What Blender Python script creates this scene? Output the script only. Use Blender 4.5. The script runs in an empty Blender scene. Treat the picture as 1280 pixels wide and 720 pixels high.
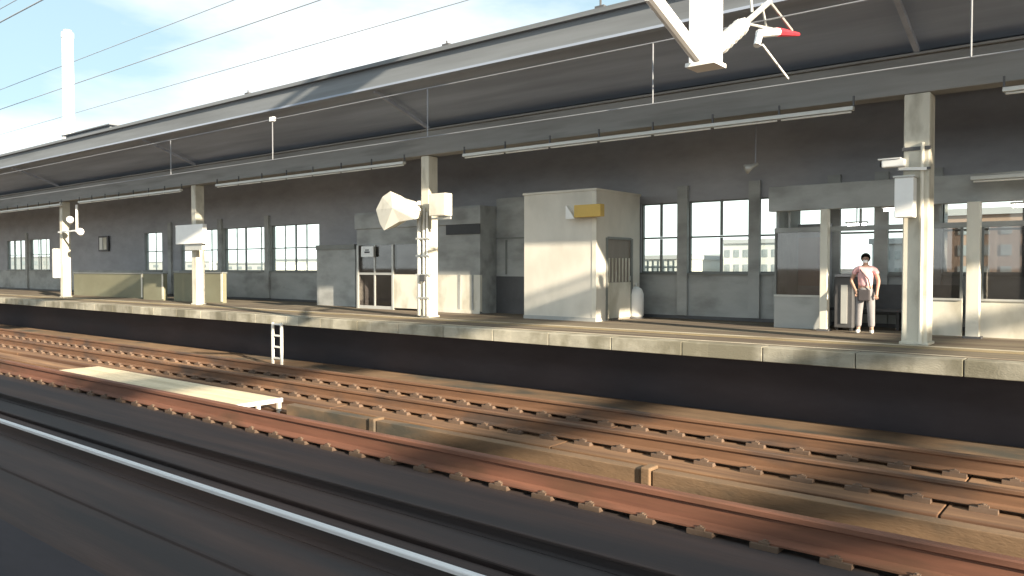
import bpy, bmesh, math, random
from mathutils import Vector, Matrix
random.seed(7)
C = bpy.context.scene
COL = C.collection
R = math.radians

# ------------------------------------------------------------------ camera
F = 980.0; YAW = 38.8; PITCH = -1.46; CAMZ = 1.30      # focal length in photo pixels, level with platform = 0
cam_d = bpy.data.cameras.new('camera'); cam = bpy.data.objects.new('camera', cam_d); COL.objects.link(cam)
cam_d.sensor_width = 36; cam_d.lens = 36*F/1280; cam_d.clip_start = .05; cam_d.clip_end = 6000
cam.location = (0, 0, CAMZ); cam.rotation_euler = (R(90+PITCH), 0, R(YAW))
C.camera = cam
_m = cam.rotation_euler.to_matrix()
def ray(u, v): return _m @ Vector(((u-640)/F, (360-v)/F, -1))
def P(u, v, Y):                      # point seen at photo position (u, v) on the upright plane y = Y
    d = ray(u, v); return Vector((0, 0, CAMZ)) + d*(Y/d.y)
def XU(u, Y, v=335): return P(u, v, Y).x
def ZV(u, v, Y): return P(u, v, Y).z

# ------------------------------------------------------------------ light
SUN = Vector((3.6, -1.0, 1.07)).normalized()
elev = math.asin(SUN.z); azim = math.atan2(SUN.x, SUN.y)
w = bpy.data.worlds.new('World'); C.world = w; w.use_nodes = True
nt = w.node_tree; nt.nodes.clear()
N = lambda t, k: t.nodes.new(k)
out = N(nt, 'ShaderNodeOutputWorld'); bg = N(nt, 'ShaderNodeBackground'); bg.inputs[1].default_value = .085
sky = N(nt, 'ShaderNodeTexSky'); sky.sky_type = 'NISHITA'; sky.sun_disc = False
sky.sun_elevation = elev; sky.sun_rotation = azim; sky.air_density = .9; sky.dust_density = .6; sky.ozone_density = 1.2
tc = N(nt, 'ShaderNodeTexCoord'); mp = N(nt, 'ShaderNodeMapping'); mp.inputs['Scale'].default_value = (1.2, 1.2, 3.6)
mp.inputs['Location'].default_value = (1.3, 0.1, 0.15)
no = N(nt, 'ShaderNodeTexNoise'); no.inputs['Scale'].default_value = 1.5; no.inputs['Detail'].default_value = 7; no.inputs['Roughness'].default_value = .55
cr = N(nt, 'ShaderNodeValToRGB'); cr.color_ramp.elements[0].position = .42; cr.color_ramp.elements[1].position = .62
cr.color_ramp.elements[0].color = (.0,)*3+(1,)
mx = N(nt, 'ShaderNodeMixRGB'); mx.inputs[2].default_value = (5.3, 5.5, 5.6, 1)
L = nt.links.new
L(tc.outputs['Generated'], mp.inputs[0]); L(mp.outputs[0], no.inputs['Vector']); L(no.outputs['Fac'], cr.inputs[0])
sx = N(nt, 'ShaderNodeSeparateXYZ'); L(tc.outputs['Generated'], sx.inputs[0])      # bright low cloud bank along the horizon
hz = N(nt, 'ShaderNodeMapRange'); hz.inputs['From Min'].default_value = .095; hz.inputs['From Max'].default_value = .17
hz.inputs['To Min'].default_value = 1; hz.inputs['To Max'].default_value = 0; L(sx.outputs[2], hz.inputs[0])
L(cr.outputs[0], mx.inputs[0])
veil = N(nt, 'ShaderNodeMixRGB'); veil.inputs[0].default_value = .75; veil.inputs[2].default_value = (2.6, 3.6, 3.9, 1)      # thin high cloud over the blue
L(sky.outputs[0], veil.inputs[1]); L(veil.outputs[0], mx.inputs[1])
low = N(nt, 'ShaderNodeMixRGB'); low.inputs[2].default_value = (7.6, 8.2, 8.0, 1); L(mx.outputs[0], low.inputs[1]); L(hz.outputs[0], low.inputs[0])
L(low.outputs[0], bg.inputs[0]); L(bg.outputs[0], out.inputs[0])
sd = bpy.data.lights.new('sun', 'SUN'); sd.energy = 5.0; sd.angle = R(.55); sd.color = (1, .86, .66)
so = bpy.data.objects.new('sun', sd); COL.objects.link(so); so.location = (30, -10, 30)
so.rotation_euler = (-SUN).to_track_quat('-Z', 'Y').to_euler()
C.view_settings.view_transform = 'Standard'; C.view_settings.look = 'None'
C.view_settings.gamma = 1; C.view_settings.exposure = 1.5; C.view_settings.use_curve_mapping = False
C.render.engine = 'CYCLES'

# ------------------------------------------------------------------ materials
MATS = {}
def mat(name, col, rough=.75, metal=0.0, var=.22, scale=(1, 1, 1), stain=None, stain_scale=(.3, .3, .3), stain_pos=(.5, .66),
        blocks=None, bump=0.0, emit=0):
    m = bpy.data.materials.new(name); m.use_nodes = True; t = m.node_tree; l = t.links.new
    b = t.nodes['Principled BSDF']; b.inputs['Roughness'].default_value = rough; b.inputs['Metallic'].default_value = metal
    g = N(t, 'ShaderNodeNewGeometry'); a = N(t, 'ShaderNodeMapping'); a.inputs['Scale'].default_value = scale
    l(g.outputs['Position'], a.inputs[0])
    n = N(t, 'ShaderNodeTexNoise'); n.inputs['Scale'].default_value = 2.2; n.inputs['Detail'].default_value = 9; n.inputs['Roughness'].default_value = .65
    l(a.outputs[0], n.inputs['Vector'])
    r = N(t, 'ShaderNodeValToRGB'); e = r.color_ramp.elements; e[0].position = .28; e[1].position = .72
    e[0].color = tuple(min(1, c*(1-var)) for c in col)+(1,); e[1].color = tuple(min(1, c*(1+var)) for c in col)+(1,)
    l(n.outputs['Fac'], r.inputs[0]); cur = r.outputs[0]
    if stain:
        a2 = N(t, 'ShaderNodeMapping'); a2.inputs['Scale'].default_value = stain_scale; a2.inputs['Location'].default_value = (3.1, 1.7, 5.3)
        l(g.outputs['Position'], a2.inputs[0])
        n2 = N(t, 'ShaderNodeTexNoise'); n2.inputs['Scale'].default_value = 2.5; n2.inputs['Detail'].default_value = 6
        l(a2.outputs[0], n2.inputs['Vector'])
        r2 = N(t, 'ShaderNodeValToRGB'); r2.color_ramp.elements[0].position = stain_pos[0]; r2.color_ramp.elements[1].position = stain_pos[1]
        l(n2.outputs['Fac'], r2.inputs[0])
        x = N(t, 'ShaderNodeMixRGB'); x.inputs[2].default_value = tuple(stain)+(1,)
        l(r2.outputs[0], x.inputs[0]); l(cur, x.inputs[1]); cur = x.outputs[0]
    if blocks:
        s = N(t, 'ShaderNodeSeparateXYZ'); l(g.outputs['Position'], s.inputs[0])
        d = N(t, 'ShaderNodeMath'); d.operation = 'DIVIDE'; d.inputs[1].default_value = blocks; l(s.outputs[0], d.inputs[0])
        f = N(t, 'ShaderNodeMath'); f.operation = 'FLOOR'; l(d.outputs[0], f.inputs[0])
        wn = N(t, 'ShaderNodeTexWhiteNoise'); wn.noise_dimensions = '1D'; l(f.outputs[0], wn.inputs['W'])
        mr = N(t, 'ShaderNodeMapRange'); mr.inputs['To Min'].default_value = .72; mr.inputs['To Max'].default_value = 1.15
        l(wn.outputs['Value'], mr.inputs[0])
        x = N(t, 'ShaderNodeMixRGB'); x.blend_type = 'MULTIPLY'; x.inputs[0].default_value = 1
        l(cur, x.inputs[1]); l(mr.outputs[0], x.inputs[2]); cur = x.outputs[0]
    l(cur, b.inputs['Base Color'])
    if bump:
        bp = N(t, 'ShaderNodeBump'); bp.inputs['Strength'].default_value = bump; bp.inputs['Distance'].default_value = .02
        n3 = N(t, 'ShaderNodeTexNoise'); n3.inputs['Scale'].default_value = 28; n3.inputs['Detail'].default_value = 5
        l(a.outputs[0], n3.inputs['Vector']); l(n3.outputs['Fac'], bp.inputs['Height']); l(bp.outputs[0], b.inputs['Normal'])
    if emit:
        b.inputs['Emission Color'].default_value = (1, .97, .9, 1); b.inputs['Emission Strength'].default_value = emit
    MATS[name] = m
    return m
def glassmat(name, tint, gloss):
    m = bpy.data.materials.new(name); m.use_nodes = True; t = m.node_tree; l = t.links.new; t.nodes.clear()
    o = N(t, 'ShaderNodeOutputMaterial'); a = N(t, 'ShaderNodeBsdfTransparent'); a.inputs[0].default_value = tint+(1,)
    g = N(t, 'ShaderNodeBsdfGlossy'); g.inputs['Roughness'].default_value = .03
    n = N(t, 'ShaderNodeTexNoise'); n.inputs['Scale'].default_value = 3
    mr = N(t, 'ShaderNodeMapRange'); mr.inputs['To Min'].default_value = gloss*.6; mr.inputs['To Max'].default_value = gloss*1.4
    l(n.outputs['Fac'], mr.inputs[0])
    x = N(t, 'ShaderNodeMixShader'); l(mr.outputs[0], x.inputs[0]); l(a.outputs[0], x.inputs[1]); l(g.outputs[0], x.inputs[2]); l(x.outputs[0], o.inputs[0])
    MATS[name] = m; return m
ST = (.12, 1.8, 1.8)   # grain drawn out along the track by passing trains
mat('ground', (.16, .125, .09), .95, var=.4, scale=(1.5, 1.5, 1.5), stain=(.10, .085, .07), stain_scale=(.12, .9, .9), bump=.8)
mat('trackslab', (.30, .17, .09), .9, var=.45, scale=ST, stain=(.14, .07, .04), stain_scale=(.06, 1.2, 1), stain_pos=(.42, .62), blocks=4.95, bump=.3)
mat('shadedslab', (.088, .056, .047), .85, var=.3, scale=ST, stain=(.045, .037, .037), stain_scale=(.05, .7, 1), stain_pos=(.4, .6), bump=.2)  # foreground shade put into a darker copy of the slab colour
mat('gravel', (.05, .04, .04), .95, var=.5, scale=(2.5, 5, 5), bump=1)
mat('kerb', (.26, .165, .095), .85, var=.25, scale=(.5, 2, 2), stain=(.10, .09, .07), stain_scale=(.25, .5, .5), blocks=3.55, bump=.3)
mat('rust', (.18, .078, .048), .7, var=.25, scale=(.4, 6, 6), stain=(.12, .06, .035), stain_scale=(.3, 1, 1))
mat('rustbrown', (.19, .10, .055), .7, var=.25, scale=(.4, 6, 6), stain=(.09, .06, .045), stain_scale=(.3, 1, 1))
mat('railhead', (.28, .20, .15), .45, metal=.5, var=.15, scale=(.3, 8, 8))
mat('polished', (.90, .90, .92), .35, var=.06, scale=(.3, 8, 8))  # plain white in place of the sky gleam on polished steel
mat('clip', (.15, .10, .07), .8, var=.25)
mat('coping', (.43, .40, .32), .85, var=.22, scale=(1.2, 1.2, 2.5), stain=(.24, .22, .16), stain_scale=(.7, .7, .4), stain_pos=(.45, .62), blocks=1.45, bump=.3)
mat('platform', (.20, .165, .115), .85, var=.3, scale=(.35, 2.2, 2), stain=(.12, .09, .065), stain_scale=(.08, 1.2, 1), stain_pos=(.42, .6), bump=.2)
mat('paintline', (.62, .56, .44), .7, var=.2, scale=(1, 3, 3), stain=(.3, .24, .17), stain_scale=(.3, 1, 1))
mat('tactile', (.33, .26, .15), .75, var=.2, scale=(2, 2, 2), stain=(.22, .17, .1), stain_scale=(.2, 1, 1))
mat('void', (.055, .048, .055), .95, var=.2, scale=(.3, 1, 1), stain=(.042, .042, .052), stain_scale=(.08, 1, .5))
mat('fascia', (.19, .205, .22), .7, var=.1, scale=(.08, 1, 2.5), stain=(.14, .15, .16), stain_scale=(.08, 1, 1.6), stain_pos=(.4, .65))
mat('deck', (.34, .39, .48), .8, var=.12, scale=(.15, 1, 1), stain=(.26, .30, .37), stain_scale=(.06, .8, .8), stain_pos=(.4, .65))
mat('roofsheet', (.22, .23, .24), .7)
mat('beam', (.25, .245, .235), .7, var=.12, scale=(.3, 2, 3), stain=(.19, .185, .175), stain_scale=(.15, 1, 1.5))
mat('rafter', (.33, .355, .41), .8)
mat('concrete_column', (.62, .59, .50), .8, var=.08, scale=(2, 2, .8), stain=(.40, .37, .30), stain_scale=(1.2, 1.2, .5), stain_pos=(.52, .7), bump=.15)
mat('wallgrey', (.40, .41, .40), .8, var=.1, scale=(.6, 1, 1.4), stain=(.25, .255, .245), stain_scale=(.4, 1, .8), stain_pos=(.45, .7))
mat('walldark', (.36, .365, .39), .85, var=.15, scale=(.4, 1, 1))
mat('frame', (.20, .21, .20), .5, var=.1)
mat('alu', (.55, .55, .52), .45, metal=.3, var=.08)
mat('kiosk', (.70, .67, .60), .7, var=.05, scale=(.8, .8, .5), stain=(.60, .575, .51), stain_scale=(.6, .6, .35), stain_pos=(.45, .7))
mat('kioskdoor', (.25, .22, .19), .6, var=.12, scale=(8, 8, .6))
mat('cream', (.74, .71, .62), .7, var=.06, scale=(1, 1, .6), stain=(.52, .49, .40), stain_scale=(.6, .6, .4))
mat("whitepaint", (.80, .79, .75), .5, var=.05)
mat('whitemetal', (.88, .88, .86), .45, var=.05)
mat('yellow', (.62, .42, .10), .5, var=.08)
mat('red', (.60, .05, .07), .4, var=.1)
mat("greenwall", (.20, .195, .13), .75, var=.1, scale=(.4, 1, .6), stain=(.22, .22, .15), stain_scale=(.3, 1, .5))
mat('blackish', (.03, .03, .032), .5, var=.2)
mat('darkgrey', (.09, .09, .095), .6, var=.2)
mat('wire', (.24, .25, .27), .6, var=.1)
mat('wiredark', (.38, .42, .46), .6, var=.1)
mat('boards', (.78, .66, .46), .8, var=.12, scale=(.25, 5, 2), stain=(.62, .52, .35), stain_scale=(.2, 2, 1), stain_pos=(.45, .65), bump=.2)
mat('tube', (.80, .80, .76), .4, var=.03)
mat('tubelit', (.9, .9, .85), .4, var=.02, emit=6)
mat('pinkpanel', (.36, .24, .20), .7, var=.12)
mat('bldpale', (.62, .62, .60), .8, var=.06, scale=(.1, .1, .1))
mat('bldbrown', (.34, .24, .19), .8, var=.08, scale=(.1, .1, .1))
mat('bldgrey', (.42, .43, .45), .8, var=.06, scale=(.1, .1, .1))
mat('bldwin', (.30, .33, .35), .3, var=.2)
mat('skin', (.50, .31, .23), .6, var=.05)
mat('hair', (.02, .016, .014), .5, var=.2)
mat('pink', (.85, .50, .52), .8, var=.08, scale=(6, 6, 6))
mat('trousers', (.26, .25, .26), .85, var=.12, scale=(5, 5, 5))
mat('maskcloth', (.8, .8, .82), .8, var=.03)
mat('bag', (.05, .045, .05), .7, var=.2)
mat('ink', (.03, .03, .04), .6, var=.1)
mat('leaf', (.05, .075, .035), .8, var=.4)
glassmat('glass', (.96, 1, .98), .03)
glassmat('glassdark', (.62, .60, .60), .10)

# ------------------------------------------------------------------ mesh building
def wloc(o):
    v = Vector((0, 0, 0))
    while o: v += o.location; o = o.parent
    return v
class MB:
    def __init__(s): s.v = []; s.f = []
    def add(s, vs, fs):
        n = len(s.v); s.v += [tuple(x) for x in vs]; s.f += [tuple(i+n for i in f) for f in fs]; return s
    def box(s, x0, x1, y0, y1, z0, z1):
        if x0 > x1: x0, x1 = x1, x0
        if y0 > y1: y0, y1 = y1, y0
        if z0 > z1: z0, z1 = z1, z0
        return s.add([(x0,y0,z0),(x1,y0,z0),(x1,y1,z0),(x0,y1,z0),(x0,y0,z1),(x1,y0,z1),(x1,y1,z1),(x0,y1,z1)],
                     [(3,2,1,0),(4,5,6,7),(0,1,5,4),(1,2,6,5),(2,3,7,6),(3,0,4,7)])
    def bar(s, a, b, w, h, up=(0, 0, 1)):          # rectangular bar from a to b
        a, b = Vector(a), Vector(b); d = (b-a).normalized(); u = Vector(up)
        if abs(d.dot(u)) > .98: u = Vector((1, 0, 0))
        r = d.cross(u).normalized(); u = r.cross(d).normalized()
        vs = []
        for p in (a, b):
            for i, j in ((-1,-1),(1,-1),(1,1),(-1,1)): vs.append(p + r*(i*w/2) + u*(j*h/2))
        return s.add(vs, [(3,2,1,0),(4,5,6,7),(0,1,5,4),(1,2,6,5),(2,3,7,6),(3,0,4,7)])
    def tube(s, pts, r, n=8):
        pts = [Vector(p) for p in pts]; rr = r if isinstance(r, (list, tuple)) else [r]*len(pts)
        rings = []
        for i, p in enumerate(pts):
            d = (pts[min(i+1, len(pts)-1)] - pts[max(i-1, 0)]).normalized()
            u = Vector((0, 0, 1)) if abs(d.z) < .95 else Vector((1, 0, 0))
            a = d.cross(u).normalized(); b = a.cross(d).normalized()
            rings.append([p + (a*math.cos(2*math.pi*k/n) + b*math.sin(2*math.pi*k/n))*rr[i] for k in range(n)])
        vs = [q for g in rings for q in g]; fs = []
        for i in range(len(rings)-1):
            for k in range(n): fs.append((i*n+k, i*n+(k+1) % n, (i+1)*n+(k+1) % n, (i+1)*n+k))
        fs.append(tuple(range(n))[::-1]); fs.append(tuple((len(rings)-1)*n+k for k in range(n)))
        return s.add(vs, fs)
    def prism(s, prof, x0, x1):                    # profile in (y, z), swept along x
        n = len(prof)
        return s.add([(x0, y, z) for y, z in prof] + [(x1, y, z) for y, z in prof],
                     [tuple(range(n)), tuple(range(n, 2*n))[::-1]] + [(i, n+i, n+(i+1) % n, (i+1) % n) for i in range(n)])
    def sheet(s, pts): return s.add(pts, [tuple(range(len(pts)))])
    def build(s, name, m, parent=None, bevel=0, smooth=False):
        me = bpy.data.meshes.new(name)
        if parent: o0 = wloc(parent)
        else:
            xs = [v[0] for v in s.v]; ys = [v[1] for v in s.v]; zs = [v[2] for v in s.v]
            o0 = Vector(((min(xs)+max(xs))/2, (min(ys)+max(ys))/2, min(zs)))
        me.from_pydata([tuple(Vector(v)-o0) for v in s.v], [], s.f)
        bm = bmesh.new(); bm.from_mesh(me); bmesh.ops.recalc_face_normals(bm, faces=bm.faces); bm.to_mesh(me); bm.free()
        me.materials.append(MATS[m]); o = bpy.data.objects.new(name, me); COL.objects.link(o)
        if parent: o.parent = parent
        else: o.location = o0
        if bevel:
            b = o.modifiers.new('bevel', 'BEVEL'); b.width = bevel; b.segments = 2; b.limit_method = 'ANGLE'
        if smooth:
            for p in me.polygons: p.use_smooth = True
        return o
def BX(*a): return MB().box(*a)
def thing(name, label, cat, loc=(0, 0, 0), group=None):
    o = bpy.data.objects.new(name, None); COL.objects.link(o); o.location = loc; o.empty_display_size = .2
    return tag(o, label, cat, group)
def tag(o, label, cat, group=None):
    o['label'] = label; o['category'] = cat
    if group: o['group'] = group
    return o
def struct(name, mb, m, **k):
    o = mb.build(name, m, **k); o['kind'] = 'structure'; return o
def dup(o, loc=None, parent=None, label=None):
    c = o.copy(); COL.objects.link(c); c.parent = parent
    if loc is not None: c.location = loc
    if label: c['label'] = label
    for ch in list(o.children): dup(ch, None, c)
    return c

# ------------------------------------------------------------------ ground and track bed
GZ = -1.42
struct('ground', MB().sheet([(-2500, -2500, GZ), (2500, -2500, GZ), (2500, 2500, GZ), (-2500, 2500, GZ)]), 'ground')
XL, XR = -160, 60
TZ = -1.25
B1, B2 = 9.52, 10.93          # rails of the track beside the platform
A1, A2 = 5.62, 7.03           # rails of the middle track
O1 = 4.54                     # polished rail in the foreground
def slabrow(name, y0, y1, z, m, gap=.02, step=4.95):
    mb = MB(); x = XL
    while x < XR: mb.box(x+gap/2, x+step-gap/2, y0, y1, GZ-.1, z); x += step
    return struct(name, mb, m, bevel=.012)
slabrow('track_bed', 9.02, 11.42, TZ, 'trackslab')
struct('track_bed', MB().box(XL, XR, 5.15, 7.42, GZ-.1, TZ), 'shadedslab', bevel=.02)
struct('track_bed', MB().box(XL, XR, 3.72, 5.02, GZ-.1, TZ-.03), 'shadedslab', bevel=.03)
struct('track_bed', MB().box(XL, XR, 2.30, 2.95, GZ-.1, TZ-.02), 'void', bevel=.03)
struct('track_bed', MB().box(XL, XR, -12, 5.148, GZ-.1, GZ+.11), 'shadedslab')
struct('path', MB().box(XL, XR, 12.0, 13.75, GZ-.1, GZ+.06), 'kerb')
# low concrete strip between the tracks with upstand panels and joint blocks
struct('drain', MB().box(XL, XR, 11.47, 11.9, GZ-.2, GZ+.03), 'ground')

prof = [(-.0725, 0), (.0725, 0), (.0725, .011), (.03, .022), (.009, .032), (.009, .125), (.0325, .138), (.0325, .166), (.026, .174),
        (-.026, .174), (-.0325, .166), (-.0325, .138), (-.009, .125), (-.009, .032), (-.03, .022), (-.0725, .011)]
def make_fastener(Y, parent, fm):
    m = MB()
    m.box(-.13, .13, Y-.15, Y+.15, TZ+.001, TZ+.05)
    for s in (-1, 1):
        m.bar((-.05, Y+s*.11, TZ+.062), (.05, Y+s*.11, TZ+.062), .06, .024)
        m.tube([(0, Y+s*.115, TZ+.04), (0, Y+s*.115, TZ+.095)], .016, 6)
        m.bar((0, Y+s*.13, TZ+.078), (0, Y+s*.05, TZ+.072), .05, .012)
    return m.build('rail_fastener', fm, parent)
def rail(Y, label, m_side, m_head, x_lo, x_hi, tall=1.0, zoff=.0, fm='clip'):
    t = thing('rail', label, 'rail', (0, Y, TZ+.052), 'railway rails along the platform')
    z0 = TZ+.052+zoff
    web = MB().prism([(Y+y*tall, z0+z*tall) for y, z in prof[:7]+prof[12:]], XL, XR).build('rail_web', m_side, t)
    MB().prism([(Y+y*tall*1.02, z0+z*tall+.001) for y, z in prof[6:13]], XL, XR).build('rail_head', m_head, t)
    f = None; xs = []; x = x_lo
    while x < x_hi: xs.append(x); x += .625
    for x in xs:
        if f is None: f = make_fastener(Y, t, fm); f.location.x = x
        else: c = f.copy(); COL.objects.link(c); c.parent = t; c.location.x = x
    return t
rail(B2, 'brown rail nearest the platform, farthest from the camera', 'rustbrown', 'rustbrown', -38, 3, 1.25)
rail(B1, 'brown rail second nearest the platform, next to the dark fastener gaps', 'rustbrown', 'rustbrown', -35, 3, 1.2)
rail(A2, 'bright rust red rail at the edge of the shade', 'rust', 'rust', -27, 3, 1.6)
rail(A1, 'dull dark rail lying in shade between the red rail and the white one', 'shadedslab', 'shadedslab', 3, 2, .7, -.052, 'shadedslab')
rail(O1, 'bright white polished rail in the shaded foreground', 'shadedslab', 'polished', 3, 2, 1.1, -.082, 'shadedslab')

# kerb panels between the tracks, with a block at each joint
xk = XU(345, 8.25); step = XU(816, 8.25)-XU(470, 8.25)
x = XU(470, 8.25)-step
k0 = None; i = 0
names = ['beside the boarded step', 'left of the first joint block', 'between the two joint blocks', 'right of the second joint block', 'at the right edge of the picture']
x = XU(470, 8.25) - step
while i < 4:
    lab = 'long low concrete kerb panel between the tracks, ' + names[min(i+1, 4)]
    xx = x if i else max(x, xk+.3)
    p = thing('kerb_panel', lab, 'kerb panel', (x, 8.3, GZ), 'kerb panels between the tracks')
    MB().box(xx+.02, x+step-.14, 8.22, 8.40, GZ-.05, -1.10).build('panel', 'kerb', p, bevel=.01)
    MB().box(x+step-.13, x+step+.0, 8.19, 8.42, GZ-.05, -1.07).build('joint_block', 'kerb', p, bevel=.02)
    x += step; i += 1
struct('verge', MB().box(XL, XR, 8.45, 8.95, GZ-.1, GZ+.11), 'trackslab')

# ------------------------------------------------------------------ boarded step between the tracks
ty0, ty1, tz = 7.48, 8.50, CAMZ-2.38
xa = XU(65, ty0); xb = XU(288, ty0)
t = thing('track_crossing_step', 'low cream boarded platform step on short white legs between the tracks', 'maintenance step', ((xa+xb)/2, 8, GZ))
m = MB(); n = 6; wdt = (ty1-ty0)/n
for k in range(n): m.box(xa, xb, ty0+k*wdt+.006, ty0+(k+1)*wdt-.006, tz-.045, tz)
m.build('deck', 'boards', t, bevel=.004)
MB().box(xb-.05, xb+.012, ty0-.01, ty1+.01, tz-.07, tz+.004).build('end_rail', 'whitepaint', t, bevel=.004)
MB().box(xa, xb-.055, ty0-.012, ty0-.001, tz-.07, tz-.003).build('side_rail', 'boards', t)
for xx in (xb-.06, xb-.95, xb-1.9, xb-3.8, xb-5.7, xa+.1):
    for yy in (ty0+.02, (ty0+ty1)/2, ty1-.08):
        MB().box(xx, xx+.06, yy, yy+.06, GZ, tz-.047).build('leg', 'whitepaint', t)
# white marker lying on the far track
p = P(131, 447, 9.95)
t = thing('track_marker', 'small white marker block lying on the far track', 'marker', (p.x, 9.95, TZ))
MB().box(p.x-.26, p.x+.22, 9.83, 10.05, TZ, TZ+.10).build('body', 'whitepaint', t, bevel=.03)
MB().box(p.x-.36, p.x-.20, 9.86, 10.02, TZ, TZ+.14).build('raised_end', 'whitepaint', t, bevel=.02)

# ------------------------------------------------------------------ platform
PE = 12.60
struct('platform', MB().box(XL, XR, PE+.32, 19.4, -.26, 0), 'platform')
m = MB(); x = XL
while x < XR: m.box(x+.006, x+1.45-.006, PE, PE+.315, -.24, .002); x += 1.45
struct('platform_edge', m, 'coping', bevel=.012)
struct('platform_line', MB().box(XL, XR, PE+.42, PE+.50, .001, .005), 'paintline')
struct('platform_line', MB().box(XL, XR, PE+1.35, PE+1.65, .001, .012), 'tactile')
struct('platform_line', MB().box(XL, XR, PE+1.78, PE+1.90, .001, .005), 'paintline')
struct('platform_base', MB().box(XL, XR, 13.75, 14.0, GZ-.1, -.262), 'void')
# ladder
lx = XU(345, 12.5)
t = thing('platform_ladder', 'short white ladder hanging from the platform edge down to the track', 'ladder', (lx, 12.52, GZ+.06))
zt, zb = -.20, GZ+.08
for s in (-1, 1): MB().box(lx+s*.20-.03, lx+s*.20+.03, 12.49, 12.55, zb, zt+.02).build('side_rail', 'whitepaint', t, bevel=.006)
for k in range(4):
    z = zb+.2+k*(zt-zb-.22)/3; MB().box(lx-.17, lx+.17, 12.495, 12.545, z-.022, z+.022).build('rung', 'whitepaint', t)

# ------------------------------------------------------------------ canopy
CZ = 5.62
t = thing('platform_canopy', 'long grey platform canopy with deep fascia and dark underside', 'canopy', (-20, 15.5, 4.3))
MB().prism([(PE, CZ), (PE+.12, CZ), (PE+.12, CZ+.50), (PE, CZ+.50)], XL, XR).build('fascia', 'fascia', t)
MB().prism([(PE-.10, CZ+.44), (PE-.003, CZ+.44), (PE-.003, CZ+.53), (PE-.10, CZ+.53)], XL, XR).build('gutter', 'fascia', t)
MB().prism([(PE-.03, CZ-.05), (PE+.15, CZ-.05), (PE+.15, CZ-.002), (PE-.03, CZ-.002)], XL, XR).build('drip_edge', 'deck', t)
MB().prism([(PE+.121, CZ+.1), (14.8, 5.0), (19.3, 5.35), (19.3, 5.45), (14.8, 5.12), (PE+.121, CZ+.46)], XL, XR).build('roof_deck', 'deck', t)
MB().prism([(14.58, 4.24), (14.98, 4.24), (14.98, 4.86), (14.58, 4.86)], XL, XR).build('beam', 'beam', t, bevel=.01)
MB().prism([(14.50, 4.862), (15.06, 4.862), (15.06, 4.90), (14.50, 4.90)], XL, XR).build('beam_flange', 'beam', t)
MB().prism([(16.9, 4.90), (17.05, 4.90), (17.05, 5.16), (16.9, 5.16)], XL, XR).build('purlin', 'rafter', t)
COLX = [XU(1147, 14.8), XU(537, 14.8), XU(248, 14.8), XU(82, 14.8)]
sp = (COLX[0]-COLX[3])/3
ra = MB().bar((0, PE+.14, CZ-.06), (0, 14.56, 4.93), .08, .08).build('rafter', 'rafter', t)
xs = [COLX[0]+sp*i/4 for i in range(-36, 12, 4)]
ra.location.x += xs[0]
for x in xs[1:]:
    c = ra.copy(); COL.objects.link(c); c.parent = t; c.location.x = ra.location.x + x-xs[0]
rb = MB().bar((0, 15.08, 4.82), (0, 18.2, 5.12), .14, .22).build('rafter', 'rafter', t); rb.location.x += xs[0]
for x in xs[1:]:
    c = rb.copy(); COL.objects.link(c); c.parent = t; c.location.x = rb.location.x + x-xs[0]
# small things on the roof
p = P(147, 158, 14.0)
t = thing('roof_ventilator', 'low grey ventilator box on the canopy roof near the chimney', 'ventilator', (p.x, 13.6, CZ+.4))
MB().box(p.x-2.2, p.x+1.6, 13.0, 14.2, CZ+.1, CZ+.80).build('housing', 'fascia', t, bevel=.05)
MB().box(p.x-2.35, p.x+1.75, 12.9, 14.3, CZ+.80, CZ+.85).build('cap', 'roofsheet', t, bevel=.02)
for u, lab in ((310, 'small dark bracket on the canopy edge right of the ventilator'), (557, 'small dark bracket on the canopy edge above the middle column'), (748, 'small dark antenna bracket on the canopy edge near the top of the picture')):
    xx = XU(u, PE)
    t = thing('roof_bracket', lab, 'bracket', (xx, PE+.1, CZ+.5), 'small brackets on the canopy edge')
    MB().box(xx-.1, xx+.1, PE+.0, PE+.1, CZ+.535, CZ+.61).build('foot', 'darkgrey', t)
    MB().tube([(xx, PE+.05, CZ+.6), (xx, PE+.05, CZ+(.95 if u == 748 else .68))], .02, 6).build('pin', 'darkgrey', t)

# fluorescent strips under the beam
def strip(u0, u1, Y, z, label, lit=False, dy=.0):
    x0, x1 = XU(u0, Y), XU(u1, Y)
    t = thing('light_strip', label, 'strip light', ((x0+x1)/2, Y, z), 'strip lights under the canopy')
    MB().box(x0, x1, Y-.06, Y+.06, z, z+.07).build('housing', 'alu', t, bevel=.005)
    seg = max(1, round((x1-x0)/1.25)); w_ = (x1-x0)/seg
    for k in range(seg):
        MB().tube([(x0+k*w_+.04, Y, z-.022), (x0+(k+1)*w_-.04, Y, z-.022)], .019, 8).build('lamp_tube', 'tubelit' if lit else 'tube', t, smooth=True)
    if z > 4.0:
        for k in range(seg+1):
            MB().box(x0+k*w_*.998, x0+k*w_*.998+.03, Y-.015, Y+.015, z+.07, 4.3 if Y < 15 else 5.0).build('hanger', 'darkgrey', t)
    return t
LZ = 4.05
strip(580, 1065, 14.45, LZ, 'longest unlit strip light below the beam, over the kiosk')
strip(272, 506, 14.45, LZ, 'unlit strip light below the beam between the middle column and the signed column')
strip(100, 228, 14.45, LZ, 'unlit strip light below the beam between the two leftmost columns')
strip(-120, 78, 14.45, LZ, 'unlit strip light below the beam left of the leftmost column')
strip(1250, 1560, 14.45, LZ, 'unlit strip light below the beam at the right edge')
x0 = XU(1212, 16.4)
strip(1212, 1420, 16.4, ZV(1240, 224, 16.4), 'unlit strip light deep under the canopy above the waiting room')

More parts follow.
